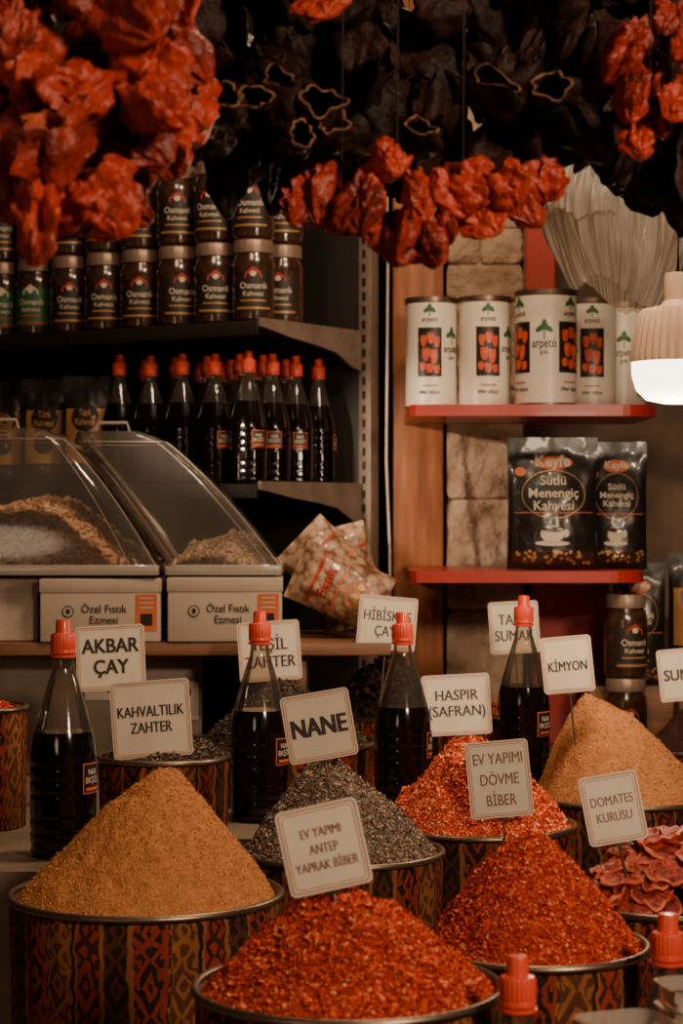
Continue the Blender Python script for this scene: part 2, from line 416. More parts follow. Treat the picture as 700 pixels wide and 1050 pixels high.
bt=bin_('dried_tomato_bin',.384,2.36,1.054,.118,.80,None,12)

# ------------------------------------------------------------------ dried husks
def husk(L,r,seed,rings=15,seg=26,flat=.65,wide=.85,fold=.2,thick=.0022,tip=.18,wr=.13):
    rg=random.Random(seed); k1=rg.choice([2,3,3,4]); k2=rg.choice([5,6,7]); p1=rg.random()*6; p2=rg.random()*6; tw=rg.uniform(-2,2)
    bend=rg.uniform(-.5,.5); so=rg.random()*100; rag=rg.uniform(.05,.14)
    def pt(t,a,s):
        prof=wide*(1-t)**.5+(.42*math.sin(PI*min(1,t*1.05)))+tip*t
        q=1+fold*math.sin(k1*a+p1+tw*t)+fold*.5*math.sin(k2*a+p2-tw*t*1.4)
        nn=noise.noise(Vector((math.cos(a)*1.6+so,math.sin(a)*1.6,t*3.5)))*.45
        nn+=noise.noise(Vector((math.cos(a)*4+so,math.sin(a)*4,t*6)))*wr
        nn-=abs(noise.noise(Vector((math.cos(a)*7+so,math.sin(a)*7,t*4+3))))*wr*1.8
        rr=max(.05,prof*(q+nn))*r-s
        x=rr*math.cos(a); y=rr*math.sin(a)*flat
        z=-L*t+rag*L*math.sin(2*a+p1)*(1-t)+.08*L*noise.noise(Vector((math.cos(a)*3+so,math.sin(a)*3,9)))*(1-t)
        x+=bend*L*t*t*.5
        return (x,y,z)
    vs=[];fo=[];fi=[];fr=[]
    for s in (0,thick):
        for j in range(rings+1):
            for i in range(seg): vs.append(pt(j/rings,2*PI*i/seg,s))
    N=(rings+1)*seg
    for j in range(rings):
        for i in range(seg):
            a=j*seg+i;b=j*seg+(i+1)%seg;c=(j+1)*seg+(i+1)%seg;d=(j+1)*seg+i
            fo.append((a,b,c,d)); fi.append((N+d,N+c,N+b,N+a))
    for i in range(seg): fr.append((i,N+i,N+(i+1)%seg,(i+1)%seg))
    fo.append(tuple(rings*seg+i for i in range(seg)))
    return vs,fo,fi,fr
def add_husk(b,loc,rot,L,r,seed,mo=0,mi=1,mr=1,**k):
    vs,fo,fi,fr=husk(L,r,seed,**k)
    m=T(*loc)@Euler(rot).to_matrix().to_4x4()@T(0,0,L/2)
    o=len(b.v); b.v.extend(tuple(m@Vector(v)) for v in vs)
    for F,mm in ((fo,mo),(fi,mi),(fr,mr)):
        b.f.extend([tuple(i+o for i in f) for f in F]); b.mi.extend([mm]*len(F))
isl=[(0,(.06,.007,.005)),(.35,(.22,.016,.008)),(.7,(.46,.036,.014)),(1,(.60,.075,.026))]
m_pep=pm('dried_red_pepper',(.50,.045,.018),.42,var=(.08,.007,.004),nscale=24,bump=1,bscale=60,sss=.15,spec=.4,island=isl,imix=.45,bdist=.008)
m_pepi=pm('dried_pepper_inside',(.50,.10,.04),.6,var=(.20,.02,.010),nscale=40,bump=.8,bscale=90,sss=.1,spec=.3)
m_aub=pm('dried_aubergine_skin',(.007,.005,.004),.6,var=(.035,.012,.008),nscale=22,bump=1,bscale=60,spec=.2,bdist=.006)
m_aubi=pm('dried_aubergine_inside',(.05,.020,.010),.8,var=(.015,.007,.005),nscale=45,bump=.6,bscale=90,spec=.1)
m_rim=pm('dried_aubergine_rim',(.24,.105,.045),.7,var=(.10,.036,.017),nscale=60)
m_rimd=pm('dried_aubergine_dark_rim',(.07,.028,.014),.7,var=(.025,.012,.008),nscale=60)
m_string=pm('garland_string',(.05,.03,.02),.9)
def interp(pts,x):
    for (x0,z0),(x1,z1) in zip(pts,pts[1:]):
        if x0<=x<=x1: return z0+(z1-z0)*(x-x0)/(x1-x0)
    return pts[0][1] if x<pts[0][0] else pts[-1][1]
ga=MB(); rg=random.Random(5)
prof=[(-.152,1.865),(-.114,1.82),(-.048,1.85),(.029,1.845),(.095,1.835),(.2,1.825),(.238,1.86),(.276,1.84),(.333,1.805),(.5,1.81)]
for k in range(330):
    x=rg.uniform(-.17,.46); zb=interp(prof,x)
    z=zb+(2.14-zb)*(rg.random()**1.2)
    add_husk(ga,(x,rg.uniform(1.96,2.17),z),(rg.uniform(-.5,.7),rg.uniform(-.7,.7),rg.uniform(0,6.28)),rg.uniform(.05,.085),rg.uniform(.016,.026),rg.randrange(9999),mr=4,flat=rg.uniform(.4,.8),rings=11,seg=24)
for (x,z,r,fl) in [(-.08,1.885,.015,.7),(-.022,1.866,.019,.8),(-.047,1.845,.013,.9),(.024,1.831,.018,.75),(.139,1.882,.022,.4),(.072,1.84,.015,.5),(-.058,1.905,.014,.6),(.197,1.885,.018,.7),(-.115,1.84,.014,.5),(-.1,1.87,.015,.8),(-.005,1.845,.014,.7)]:
    add_husk(ga,(x,1.885,z),(PI/2+rg.uniform(-.5,.5),rg.uniform(-.5,.5),rg.uniform(-.5,.5)),.05,r,rg.randrange(9999),mi=1,mr=3,flat=fl,fold=.035,thick=.0026,wide=1.05,wr=.03,seg=36)
for k in range(9):
    x=-.14+k*.07
    ga.add(tube([(x,2.05,2.58),(x+.004,2.05,2.3),(x-.003,2.05,2.05),(x,2.05,1.93)],.0008,6),2)
ga.obj('dried_aubergine_garland',[m_aub,m_aubi,m_string,m_rim,m_rimd],sharp=80)
def red_garland(items,strings,seed,lk=(2.1,3.0)):
    b=MB(); rg=random.Random(seed)
    for (x,y,z,r) in items:
        add_husk(b,(x,y,z),(rg.uniform(-.5,.8),rg.uniform(-.6,.6),rg.uniform(0,6.28)),r*rg.uniform(*lk),r,rg.randrange(9999),flat=rg.uniform(.45,.8),fold=.24,seg=56,rings=30,thick=.0018,wr=.19,tip=.3)
    for (x,y,z) in strings: b.add(tube([(x,y,2.58),(x+.003,y,2.2),(x,y,z)],.0008,6),2)
    b.obj('dried_red_pepper_garland',[m_pep,m_pepi,m_string],sharp=80)
pl=[(-.30,1.78),(-.275,1.755),(-.244,1.728),(-.20,1.735),(-.157,1.79),(-.126,1.84)]
items=[];rg=random.Random(3)
for k in range(64):
    x=rg.uniform(-.31,-.128); zb=interp(pl,x)
    items.append((x,rg.uniform(1.62,1.79),zb+(1.99-zb)*rg.random()**1.1,rg.uniform(.018,.029)))
items+=[(-.245,1.63,1.735,.028),(-.205,1.64,1.742,.026),(-.275,1.64,1.77,.028),(-.225,1.61,1.78,.027)]
red_garland(items,[(-.26,1.7,1.8),(-.2,1.7,1.78),(-.15,1.7,1.85)],4)
it=[(-.041,1.777),(.006,1.762),(.041,1.812),(.047,1.742),(.081,1.738),(.101,1.785),(.131,1.764),(.165,1.777),(.027,1.78),(-.018,1.957),(.063,1.758),(.092,1.755),(.115,1.795),(.06,1.738),(.15,1.79),(.035,1.757),(.12,1.777),(.07,1.785),(.017,1.772),(-.02,1.785),(.185,1.80)]
red_garland([(x,1.85+rg.uniform(-.02,.02),z,rg.uniform(.014,.022)) for x,z in it],[(.05,1.86,1.8),(.11,1.86,1.8),(0,1.86,1.8)],8,(1.8,2.6))
it=[(.271,1.925),(.262,1.875),(.303,1.865),(.271,1.838),(.308,1.92),(.29,1.89),(.325,1.89),(.255,1.91),(.33,1.85),(.28,1.86),(.30,1.95),(.33,1.93)]
red_garland([(x,1.86+rg.uniform(-.02,.02),z,rg.uniform(.013,.019)) for x,z in it],[(.28,1.86,1.9),(.31,1.86,1.9)],9)
MB().add(rod((-1.7,1.7,2.6),(1.7,1.7,2.6),.012,12)).add(rod((-1.7,1.86,2.6),(1.7,1.86,2.6),.012,12)).add(rod((-1.7,2.05,2.6),(1.7,2.05,2.6),.012,12)).obj('garland_hanging_rail',['darkmetal'])

# dried tomatoes
def slab(r,seed):
    rg=random.Random(seed); so=rg.random()*100; vs=[]
    rings=9;seg=34; el=rg.uniform(.6,.9)
    def pt(t,a,s):
        out=1+.25*noise.noise(Vector((math.cos(a)*1.5+so,math.sin(a)*1.5,0)))+.05*math.sin(5*a+so)
        x=r*t*out*math.cos(a); y=r*t*out*math.sin(a)*el
        z=.05*r*math.sin(2*a+so)*t*t+ .18*r*noise.noise(Vector((x*90+so,y*90,0)))+(.10*r*t**5)+s*.0055*math.sqrt(max(0,1-t**4))
        return (x,y,z)
    for s in (1,-1):
        for j in range(rings+1):
            for i in range(seg): vs.append(pt(max(.01,j/rings),2*PI*i/seg,s))
    N=(rings+1)*seg; fo=[];fi=[]
    for j in range(rings):
        for i in range(seg):
            q=(j*seg+i,(j+1)*seg+i,(j+1)*seg+(i+1)%seg,j*seg+(i+1)%seg)
            (fi if j<rings-1 else fo).append(q); fo.append(tuple(N+k for k in q[::-1]))
    return vs,fo,fi
m_to=pm('dried_tomato_skin',(.50,.055,.020),.55,var=(.62,.15,.06),nscale=45,bump=.5,bscale=90,sss=.06)
m_ti=pm('dried_tomato_flesh',(.46,.042,.016),.45,var=(.16,.010,.005),nscale=60,bump=1,bscale=90,sss=.05,spec=.4,bdist=.008)
tb=MB(); rg=random.Random(31); NTOM=80
for k in range(NTOM):
    t=math.sqrt((k+.5)/NTOM); a=k*2.39996+rg.uniform(-.3,.3); rr=.094*t
    z=.262+.070*(1-t*t)+rg.uniform(-.012,.003)
    vs,fo,fi=slab(rg.uniform(.026,.038),rg.randrange(9999))
    rx=.50*t*math.sin(a)*-1; ry=.5*t*math.cos(a)
    m=T(rr*math.cos(a),rr*math.sin(a),z-.005)@Euler((rx+rg.uniform(-.05,.30),ry+rg.uniform(-.15,.15),0)).to_matrix().to_4x4()@RZ(rg.uniform(0,6.28))
    o=len(tb.v); tb.v.extend(tuple(m@Vector(v)) for v in vs)
    for L_,mm in ((fo,0),(fi,1)):
        tb.f.extend([tuple(i+o for i in f) for f in L_]); tb.mi.extend([mm]*len(L_))
tb.obj('dried_tomato_slices',[m_to,m_ti],parent=bt,sharp=80)

# ------------------------------------------------------------------ bottles
def bottle_mesh(lvl=.165):
    b=MB()
    body=[(.030,0),(.040,.002),(.0435,.008)]
    zz=.012
    while zz<.138:
        ph=((zz-.012)%.018)/.018
        body.append((.0435-(.0011 if ph<.2 else 0),zz)); zz+=.0036
    body+=[(.0432,.14),(.0415,.155),(.039,.165),(.035,.18),(.031,.195),(.0265,.21),(.022,.225),(.018,.237),(.0155,.245),(.0135,.258),(.0135,.272)]
    fac=lambda a,z:1+(.014*abs(math.cos(7*a)) if z<.14 else 0)
    lo=[p for p in body if p[1]<=lvl]
    hi=[lo[-1]]+[p for p in body if p[1]>lvl]
    b.add(lathe([(.001,.0)]+lo,72,mod=fac),1)
    b.add(lathe([(.001,lo[-1][1]-.0003),(lo[-1][0]-.0005,lo[-1][1]-.0003)],48),1)
    b.add(lathe(hi,48,mod=fac),0)
    b.add(lathe([(.0135,.262),(.0175,.263),(.0175,.266),(.0135,.267)],32),2)
    kn=lambda a,z:1+.03*math.cos(24*a)
    b.add(lathe([(.0155,.268),(.0162,.270),(.0162,.291),(.0150,.294)],96,mod=kn),2)
    b.add(lathe([(.0150,.294),(.0105,.2955),(.0100,.297),(.0100,.309),(.0085,.3125),(.001,.3135)],32),2)
    b.add(lathe([(.0166,.268),(.0168,.2715),(.0160,.2735)],48),2)
    b.add(rect2(.036,.040,12,3),3,fn=wrap(.0450,.45,.105))
    b.add(rect2(.033,.037,12,3),4,fn=wrap(.0453,.45,.105))
    b.add(text2('NAR\nEKŞİSİ',.011,.01,maxw=.028),5,fn=wrap(.0456,.45,.107))
    b.add(rect2(.026,.004,8,1),3,fn=wrap(.0455,.45,.091))
    return b.mesh('syrup_bottle',['clear','liquid','capred','orange','blk','cream'],sharp=50)
BM=bottle_mesh(); BM2=bottle_mesh(.20)
for x,y,z,h,ro in [(-.372,2.74,1.041,.316,.7),(-.122,3.06,1.041,.312,.55),(.094,3.155,1.041,.305,.9),(.305,3.43,1.041,.32,.4),(.156,1.815,.80,.308,.2),(.317,1.99,.80,.311,.4)]:
    place('syrup_bottle',BM,(x,y,z),(0,0,ro),scale=(1,1,h/.3135))

# ------------------------------------------------------------------ left shelving unit
C=Vector((-.155,3.78,0)); A=Vector((-.834,.551,0)); Bv=Vector((.551,.834,0))
yaw=math.atan2(-A.y,-A.x)
su=empty('display_shelving_unit',(C.x,C.y,0),(0,0,yaw))
W=1.15; D=.34
s=MB()
for z in (1.855,1.553):
    s.add(rbox(W,D,.012,.002,c=(-W/2,D/2,z-.007)),0)
    s.add(rbox(W,.006,.028,.002,c=(-W/2,.0,z-.014)),0)
s.add(rbox(W,.015,1.6,.002,c=(-W/2,D+.012,1.6)),0)
for z in (1.855,1.553):
    pts=[(0,z+.004),(D,z+.004),(D,z-.075),(D-.03,z-.07),(D*.75,z-.045),(D*.55,z-.035),(.1,z-.026),(.02,z-.014),(0,z-.012)]
    n=len(pts); vs=[(.001,y,zz) for y,zz in pts]+[(.008,y,zz) for y,zz in pts]
    s.add((vs,[tuple(range(n)),tuple(range(n,2*n))[::-1]]+[(i,(i+1)%n,(i+1)%n+n,i+n) for i in range(n)]),1)
s.add(rbox(.030,.03,1.3,.002,c=(.012,D+.02,1.70)),1)
for k in range(40): s.add(rbox(.006,.003,.015,0,c=(.012,D+.004,1.2+k*.028)),2)
s.obj('shelf_frame',['darkmetal','palemetal','blk'],parent=su)
def shelf_pos(a,b):
    p=C+A*a+Bv*b; return p.x,p.y
def jar_mesh(green=False):
    b=MB()
    b.add(lathe([(.001,0),(.034,0),(.039,.005),(.040,.02),(.040,.105),(.038,.118),(.033,.128),(.033,.132)],40),0)
    b.add(lathe([(.033,.128),(.0365,.129),(.0368,.133),(.0368,.150),(.0350,.153),(.030,.1525),(.001,.1525)],56,mod=lambda a,z:1+.008*math.cos(40*a)),1)
    b.add(rect2(.082,.075,20,2),2,fn=wrap(.0405,0,.056))
    f=wrap(.0410,0,0)
    arch=[(-.017,.080),(.017,.080),(.016,.088),(.009,.095),(0,.101),(-.009,.095),(-.016,.088)]
    b.add(([(0,0,.086)]+[(x,0,z) for x,z in arch],[(0,i+1,(i+1)%7+1) for i in range(7)]),3,fn=f)
    b.add(disc2(.006,.005,0,.088),4,fn=wrap(.0413))
    b.add(text2('Osmanlı',.017,.008,cz=.066,maxw=.052),4,fn=wrap(.0415)); b.add(text2('Kahvesi',.013,.006,cz=.051,maxw=.046),4,fn=wrap(.0415))
    b.add(rect2(.05,.003,16,1,0,.038),5,fn=wrap(.0412)); b.add(rect2(.07,.004,16,1,0,.024),5,fn=wrap(.0412))
    return b.mesh('coffee_jar',['coffee','lid','green' if green else 'jlabel','redprint' if not green else 'cream','cream','gold' if not green else 'redprint'])
J=jar_mesh(); JG=jar_mesh(True)
for lay in range(2):
    for row in range(2):
        for i in range(10):
            a=.045+i*.0905
            x,y=shelf_pos(a,.05+row*.095)
            place('coffee_jar',JG if (i in (6,7,8) and lay==0) or (i==8) else J,(x,y,1.8555+lay*.1545),(0,0,RND.uniform(-.25,.35)))
for row in range(4):
    for i in range(5):
        if row>1 and i>3: continue
        x,y=shelf_pos(.05+i*.078,.04+row*.078)
        place('syrup_bottle',BM2,(x,y,1.5535),(0,0,RND.uniform(-.3,1.2)),scale=(.80,.80,.80+RND.uniform(-.015,.02)))

# ------------------------------------------------------------------ pouches
def pouch(name,w,h,t,loc,yaw=0,style='black',tiltx=0,parent=None,seed=0,crump=.0022,roll=0):
    def th(x,z):
        q=z/h
        g=min(1,.45+q*6) if q<.1 else (1 if q<.35 else max(0,math.cos((q-.35)/.53*PI/2)) if q<.88 else 0)
        if style=='nuts': g=math.sin(PI*min(1,max(0,(q+.02)/.98)))**.45
        c=noise.noise(Vector((x*26+seed,z*26,seed)))+.5*noise.noise(Vector((x*70+seed,z*50,seed)))
        return t/2*(max(0,1-(2*x/w)**2))**.6*g+.0008+crump*c*(1 if q<.9 else .3)
    b=MB(); nx=34;nz=44
    def side(sg):
        vs=[];fs=[]
        for j in range(nz+1):
            for i in range(nx+1):
                x=-w/2+w*i/nx; z=h*j/nz
                xx=x*(1-.03*math.sin(PI*z/h))
                vs.append((xx,sg*-abs(th(x,z)),z))
        for j in range(nz):
            for i in range(nx):
                q=(j*(nx+1)+i,j*(nx+1)+i+1,(j+1)*(nx+1)+i+1,(j+1)*(nx+1)+i); fs.append(q if sg>0 else q[::-1])
        return vs,fs
    b.add(side(1),0); b.add(side(-1),0)
    fn=lambda e:(lambda x,y,z:(x,-abs(th(x,z))-e,z))
    if style=='black':
        b.add(disc2(w*.22,h*.05,0,h*.81),1,fn=fn(.001)); b.add(text2('Keyfe',w*.17,.03,cz=h*.81),2,fn=fn(.0022))
        b.add(text2('Sütlü\nMenengiç\nKahvesi',w*.145,.012,maxw=w*.60,cz=h*.58,line=.95),2,fn=fn(.0022))
        b.add(disc2(w*.13,h*.065,-w*.02,h*.27),3,fn=fn(.001)); b.add(disc2(w*.115,h*.018,-w*.02,h*.305),4,fn=fn(.0022)); b.add(disc2(w*.19,h*.020,-w*.02,h*.20),3,fn=fn(.0016))
        b.add(disc2(w*.035,h*.03,w*.13,h*.275),3,fn=fn(.001))
        b.add(rect2(w*.9,h*.09,16,3,0,h*.09),4,fn=fn(.001)); b.add(rect2(w*.85,h*.006,16,1,0,h*.43),1,fn=fn(.0014))
        rr=random.Random(seed)
        for k in range(34): b.add(disc2(w*.022,h*.012,rr.uniform(-.42,.42)*w,h*rr.uniform(.05,.14),10,rr.random()*3),5,fn=fn(.0018+.00003*k))
        b.add(ring2([(math.cos(2*PI*k/24)*w*.34,h*.57+math.sin(2*PI*k/24)*h*.18) for k in range(24)],[(math.cos(2*PI*k/24)*w*.35,h*.57+math.sin(2*PI*k/24)*h*.186) for k in range(24)]),5,fn=fn(.0016))
        b.add(disc2(w*.06,h*.035,-w*.36,h*.74),1,fn=fn(.002))
    elif style=='gold':
        b.add(rect2(w*.8,h*.5,12,10,0,h*.45),5,fn=fn(.001)); b.add(disc2(w*.28,h*.13,0,h*.62),6,fn=fn(.002))
        b.add(text2('Türk\nKahvesi',w*.2,.02,cz=h*.62,maxw=w*.4),5,fn=fn(.003)); b.add(disc2(w*.2,h*.09,0,h*.38),6,fn=fn(.002))
    elif style=='nuts':
        b.add(text2('Fıstık',w*.24,.03,cz=h*.64,maxw=w*.7),7,fn=fn(.0022)); b.add(rect2(w*.85,h*.035,14,2,0,h*.76),7,fn=fn(.0015)); b.add(rect2(w*.85,h*.02,14,2,0,h*.50),1,fn=fn(.0015))
        b.add(disc2(w*.24,h*.13,0,h*.31),6,fn=fn(.0015))
        for k in range(5): b.add(disc2(w*.07,h*.035,(-.14+.07*k)*w,h*(.29+.03*(k%2)),12,k),5,fn=fn(.0022+.0001*k))
    base={'black':'pouch','gold':'pouch','nuts':'nutbag'}[style]
    return b.obj(name,[base,'orange','cream','cream','coffee','gold','signb' if style=='nuts' else 'blk','redprint'],loc,(tiltx,roll,yaw),parent,sharp=60)
def nutmat():
    mat=pm('nut_filled_bag',(.4,.3,.2),.35,coat=.4,bump=.9,bscale=70)
    t=NT(mat); b=t.n['Principled BSDF']; tc=t.node('ShaderNodeTexCoord'); v=t.node('ShaderNodeTexVoronoi'); v.inputs['Scale'].default_value=60
    t.l.new(tc.outputs['Object'],v.inputs['Vector'])
    c=t.ramp(v.outputs['Distance'],[(.0,(.48,.34,.24)),(.5,(.36,.22,.14)),(.8,(.14,.06,.03))])
    t.l.new(c,b.inputs['Base Color']); return mat
M['nutbag']=nutmat()
for a,b_ in [(.445,.04),(.56,.05),(.68,.06)]:
    x,y=shelf_pos(a,b_); pouch('coffee_pouch',.098,.215,.05,(x,y,1.554),-.1,'gold',seed=a*50)
pouch('coffee_pouch',.170,.246,.07,(.394,3.83,1.393),0,'black',seed=1,crump=.003)
pouch('coffee_pouch',.115,.240,.055,(.522,3.89,1.393),-.1,'black',seed=2,crump=.003)

# ------------------------------------------------------------------ right structure
MB().add(rbox(.102,.11,2.89,.004)).obj('wooden_post',['wood'],(.154,4.175,1.446))
def rough_block(w,d,h,cx,z0,seed,dens=.007):
    vs=[];fs=[]; per=[]
    nx=max(3,int(w/dens)); ny=max(3,int(d/(dens*3)))
    for i in range(nx): per.append((-w/2+w*i/nx,-d/2))
    for i in range(ny): per.append((w/2,-d/2+d*i/ny))
    for i in range(nx): per.append((w/2-w*i/nx,d/2))
    for i in range(ny): per.append((-w/2,d/2-d*i/ny))
    n=len(per); nz=max(4,int(h/dens))
    for j in range(nz+1):
        q=j/nz; e=.006*(max(0,1-q*nz/1.5)+max(0,1-(1-q)*nz/1.5))
        for (x,y) in per:
            z=z0+h*q
            k=noise.noise(Vector((x*22+seed,y*22,z*22)))*.010+noise.noise(Vector((x*70+seed,y*70,z*70)))*.004-e
            vs.append((cx+x*(1-e*2/w),y*(1+k*2/d),z))
    for j in range(nz):
        for i in range(n): fs.append((j*n+i,j*n+(i+1)%n,(j+1)*n+(i+1)%n,(j+1)*n+i))
    fs.append(tuple(range(n))[::-1]); fs.append(tuple(nz*n+i for i in range(n)))
    return vs,fs
sp=MB(); rr=random.Random(4); z=0.002; row=0
while z<2.80:
    h=rr.uniform(.16,.24) if z<1.75 else rr.uniform(.07,.09)
    h=min(h,2.885-z)
    cuts=[-.072,.02+rr.uniform(-.03,.03),.085] if (row%2 and z>1.7) else [-.072,.085]
    for x0,x1 in zip(cuts,cuts[1:]): sp.add(rough_block(x1-x0-.003,.30,h-.003,(x0+x1)/2,z,row*7+x0*50))
    z+=h; row+=1
sp.add(rbox(.145,.270,2.88,.002,c=(.006,0,1.444)))
sp.obj('stone_pillar',['stone'],(.283,4.285,0),sharp=80)
mb=pm('warm_plaster',(.15,.095,.065),.9,var=(.07,.042,.028),nscale=7,bump=.8,bscale=20,bdist=.01)
MB().add(rbox(1.3,.04,2.89,.002)).obj('plaster_panel',[mb],(1.03,4.47,1.446))
rs=MB()
def dshelf(x0,x1,y0,y1,z,th,r=.07):
    pts=[(x0,y1),(x0,y0+.01),(x0+.01,y0)]
    for k in range(9):
        a=-PI/2+PI/2*k/8; pts.append((x1-r+r*math.cos(a),y0+r+r*math.sin(a)))
    pts.append((x1,y1)); n=len(pts)
    vs=[(x,y,z-th) for x,y in pts]+[(x,y,z) for x,y in pts]
    return vs,[tuple(range(n))[::-1],tuple(range(n,2*n))]+[(i,(i+1)%n,(i+1)%n+n,i+n) for i in range(n)]
rs.add(dshelf(.126,.585,3.75,4.115,1.697,.021)); rs.add(dshelf(.126,.56,3.73,4.115,1.392,.021))
rs.add(rbox(.06,.05,.70,.003,c=(.395,4.09,2.046)))
rs.add(rbox(.15,.06,.33,.003,c=(.455,4.08,1.206)))
rs.obj('red_wall_shelf',['redp'],smooth=False)

M['canpep']=pm('pepper_print',(.48,.035,.014),.4,var=(.66,.12,.045),nscale=90)
def can_mesh(R,H):
    b=MB()
    b.add(lathe([(.001,0),(R-.002,0),(R,.002),(R,H-.002)],56),0)
    b.add(lathe([(R,H-.012),(R+.0018,H-.010),(R+.0018,H-.001),(R-.002,H),(R-.004,H-.004),(.001,H-.004)],56),1)
    b.add(lathe([(R+.001,.0),(R+.001,.004),(R,.005)],56),1)
    for s_ in (-.75,1.15):
        f=lambda e,s_=s_:wrap(R+e,s_,0)
        b.add(rect2(R*.95,H*.44,14,6,0,H*.50),2,fn=f(.0006))
        kk=0
        for (cx,cz,sx_,sz_) in [(-.24,.60,.11,.055),(.04,.625,.12,.055),(.28,.59,.10,.055),(-.15,.48,.13,.065),(.16,.46,.13,.07),(-.28,.37,.10,.04),(.0,.355,.13,.045),(.28,.345,.10,.04)]:
            for lob in (-.5,.0,.5):
                b.add(disc2(sx_*R*.62,sz_*H*.95,(cx+lob*sx_)*R,cz*H,14,lob*-.25),7,fn=f(.0009+.00005*kk)); kk+=1
            b.add(disc2(sx_*R*.12,sz_*H*.5,(cx-.03)*R,(cz+.012)*H,8,.2),8,fn=f(.0009+.00005*kk)); kk+=1
            b.add(disc2(sx_*R*.35,sz_*H*.18,cx*R,(cz+sz_*.95)*H,8),4,fn=f(.0009+.00005*kk)); kk+=1
        b.add(text2('biber salçası',.012,.01,cz=H*.14,maxw=R*.8),5,fn=f(.0012))
        b.add(rect2(R*.6,H*.012,8,1,0,H*.20),6,fn=f(.0012))
        b.add(disc2(R*.17,H*.020,-R*.10,H*.88,12,.6),4,fn=f(.0012)); b.add(disc2(R*.17,H*.020,R*.10,H*.88,12,-.6),4,fn=f(.0012)); b.add(disc2(R*.14,H*.02,0,H*.90,12,PI/2),4,fn=f(.0012)); b.add(rect2(.002,.012,1,2,0,H*.845),4,fn=f(.0012))
        b.add(text2('arpetó',.014,.008,cz=H*.785,maxw=R*.6),5,fn=f(.0012))
    s_=.2; f=lambda e:wrap(R+e,s_,0)
    b.add(disc2(R*.20,H*.024,-R*.12,H*.66,12,.6),4,fn=f(.0008)); b.add(disc2(R*.20,H*.024,R*.12,H*.66,12,-.6),4,fn=f(.0008)); b.add(disc2(R*.18,H*.024,0,H*.69,12,PI/2),4,fn=f(.0008)); b.add(rect2(.002,.02,1,2,0,H*.61),4,fn=f(.0008))
    b.add(text2('arpetó',.026,.01,cz=H*.52,maxw=R*.8),5,fn=f(.0009)); b.add(text2('gıda',.010,.01,cz=H*.45),5,fn=f(.0009))
    return b.mesh('food_can',['can','steel','blk','redprint','green','ink','signb','canpep','orange'])
CM=can_mesh(.049,.212); CM3=can_mesh(.0575,.216)
place('food_can',CM,(.172,3.93,1.6975),(0,0,.65)); place('food_can',CM,(.274,3.91,1.6975),(0,0,.80))
place('food_can',CM3,(.383,3.84,1.6975),(0,0,-.35)); place('food_can',CM,(.480,3.95,1.6975),(0,0,-1.2)); place('food_can',CM,(.549,4.03,1.6975),(0,0,-.2))

MB().add(rbox(.16,.14,.13,.004)).obj('wooden_crate',['woodh'],(.545,3.92,1.107))
pouch('coffee_pouch',.10,.23,.05,(.565,3.89,1.173),-.1,'black',seed=7)
pouch('coffee_pouch',.10,.22,.05,(.68,3.95,1.200),-.1,'gold',seed=8)
MB().add(rbox(.18,.14,.157,.004)).obj('wooden_crate',['woodh'],(.73,3.95,1.1205))
place('coffee_jar',J,(.525,3.785,1.041),(0,0,.1)); place('coffee_jar',J,(.525,3.785,1.195),(0,0,.3))

# ------------------------------------------------------------------ lamp
le=empty('hanging_led_lamp',(.492,3.0,0))
l=MB()
rib=lambda a,z:1+(.03*math.cos(36*a) if 1.722<z<1.80 else 0)
l.add(lathe([(.001,1.852),(.017,1.85),(.019,1.845),(.019,1.81),(.026,1.802),(.050,1.797),(.056,1.790),(.062,1.76),(.068,1.725),(.068,1.719)],144,mod=rib),0)
l.obj('ribbed_housing',[pm('lamp_housing',(.62,.42,.30),.45,spec=.4)],parent=le)
MB().add(lathe([(.067,1.720),(.0665,1.70),(.060,1.678),(.045,1.664),(.02,1.659),(.001,1.658)],48)).obj('diffuser',[pm('lamp_diffuser',(.9,.85,.75),.4,emit=6,ecol=(1,.85,.64))],parent=le)
MB().add(tube([(0,0,1.85),(.002,0,1.95),(-.004,0,2.2),(0,0,2.895)],.003)).obj('cable',['blk'],parent=le)
def baggy(a,z):
    ca,sa=math.cos(a),math.sin(a)
    w=noise.noise(Vector((ca*1.5,sa*1.5,z*5)))
    w2=noise.noise(Vector((ca*7,sa*7,z*6)))
    w3=noise.noise(Vector((ca*20,sa*20,z*9)))
    return 1+.16*w+.13*w2+.07*w3
hb=MB(); pr=[]
for k in range(60):
    q=k/59; z=2.16-.29*q
    r=.012+.118*math.sin(min(1,q*2.2)*PI/2)**1.1 if q<.45 else .130*(1-((q-.45)/.55)**1.7*.45)
    pr.append((r,z))
vs,fs=lathe(pr,420,mod=baggy)
vs=[(x,y,z-.05*noise.noise(Vector((x*12,y*12,3)))-(.03*x/.12 if z<2.0 else 0)) for x,y,z in vs]
hb.add((vs,fs),0)
hb.add(rod((0,0,2.14),(0,0,2.895),.0015),1)
M['bagp']=clear_mat('milky_plastic',(.62,.54,.46),.38,.25,.3,.55)
hb.obj('hanging_plastic_bag',['bagp','steel'],(.470,3.52,0),sharp=180)

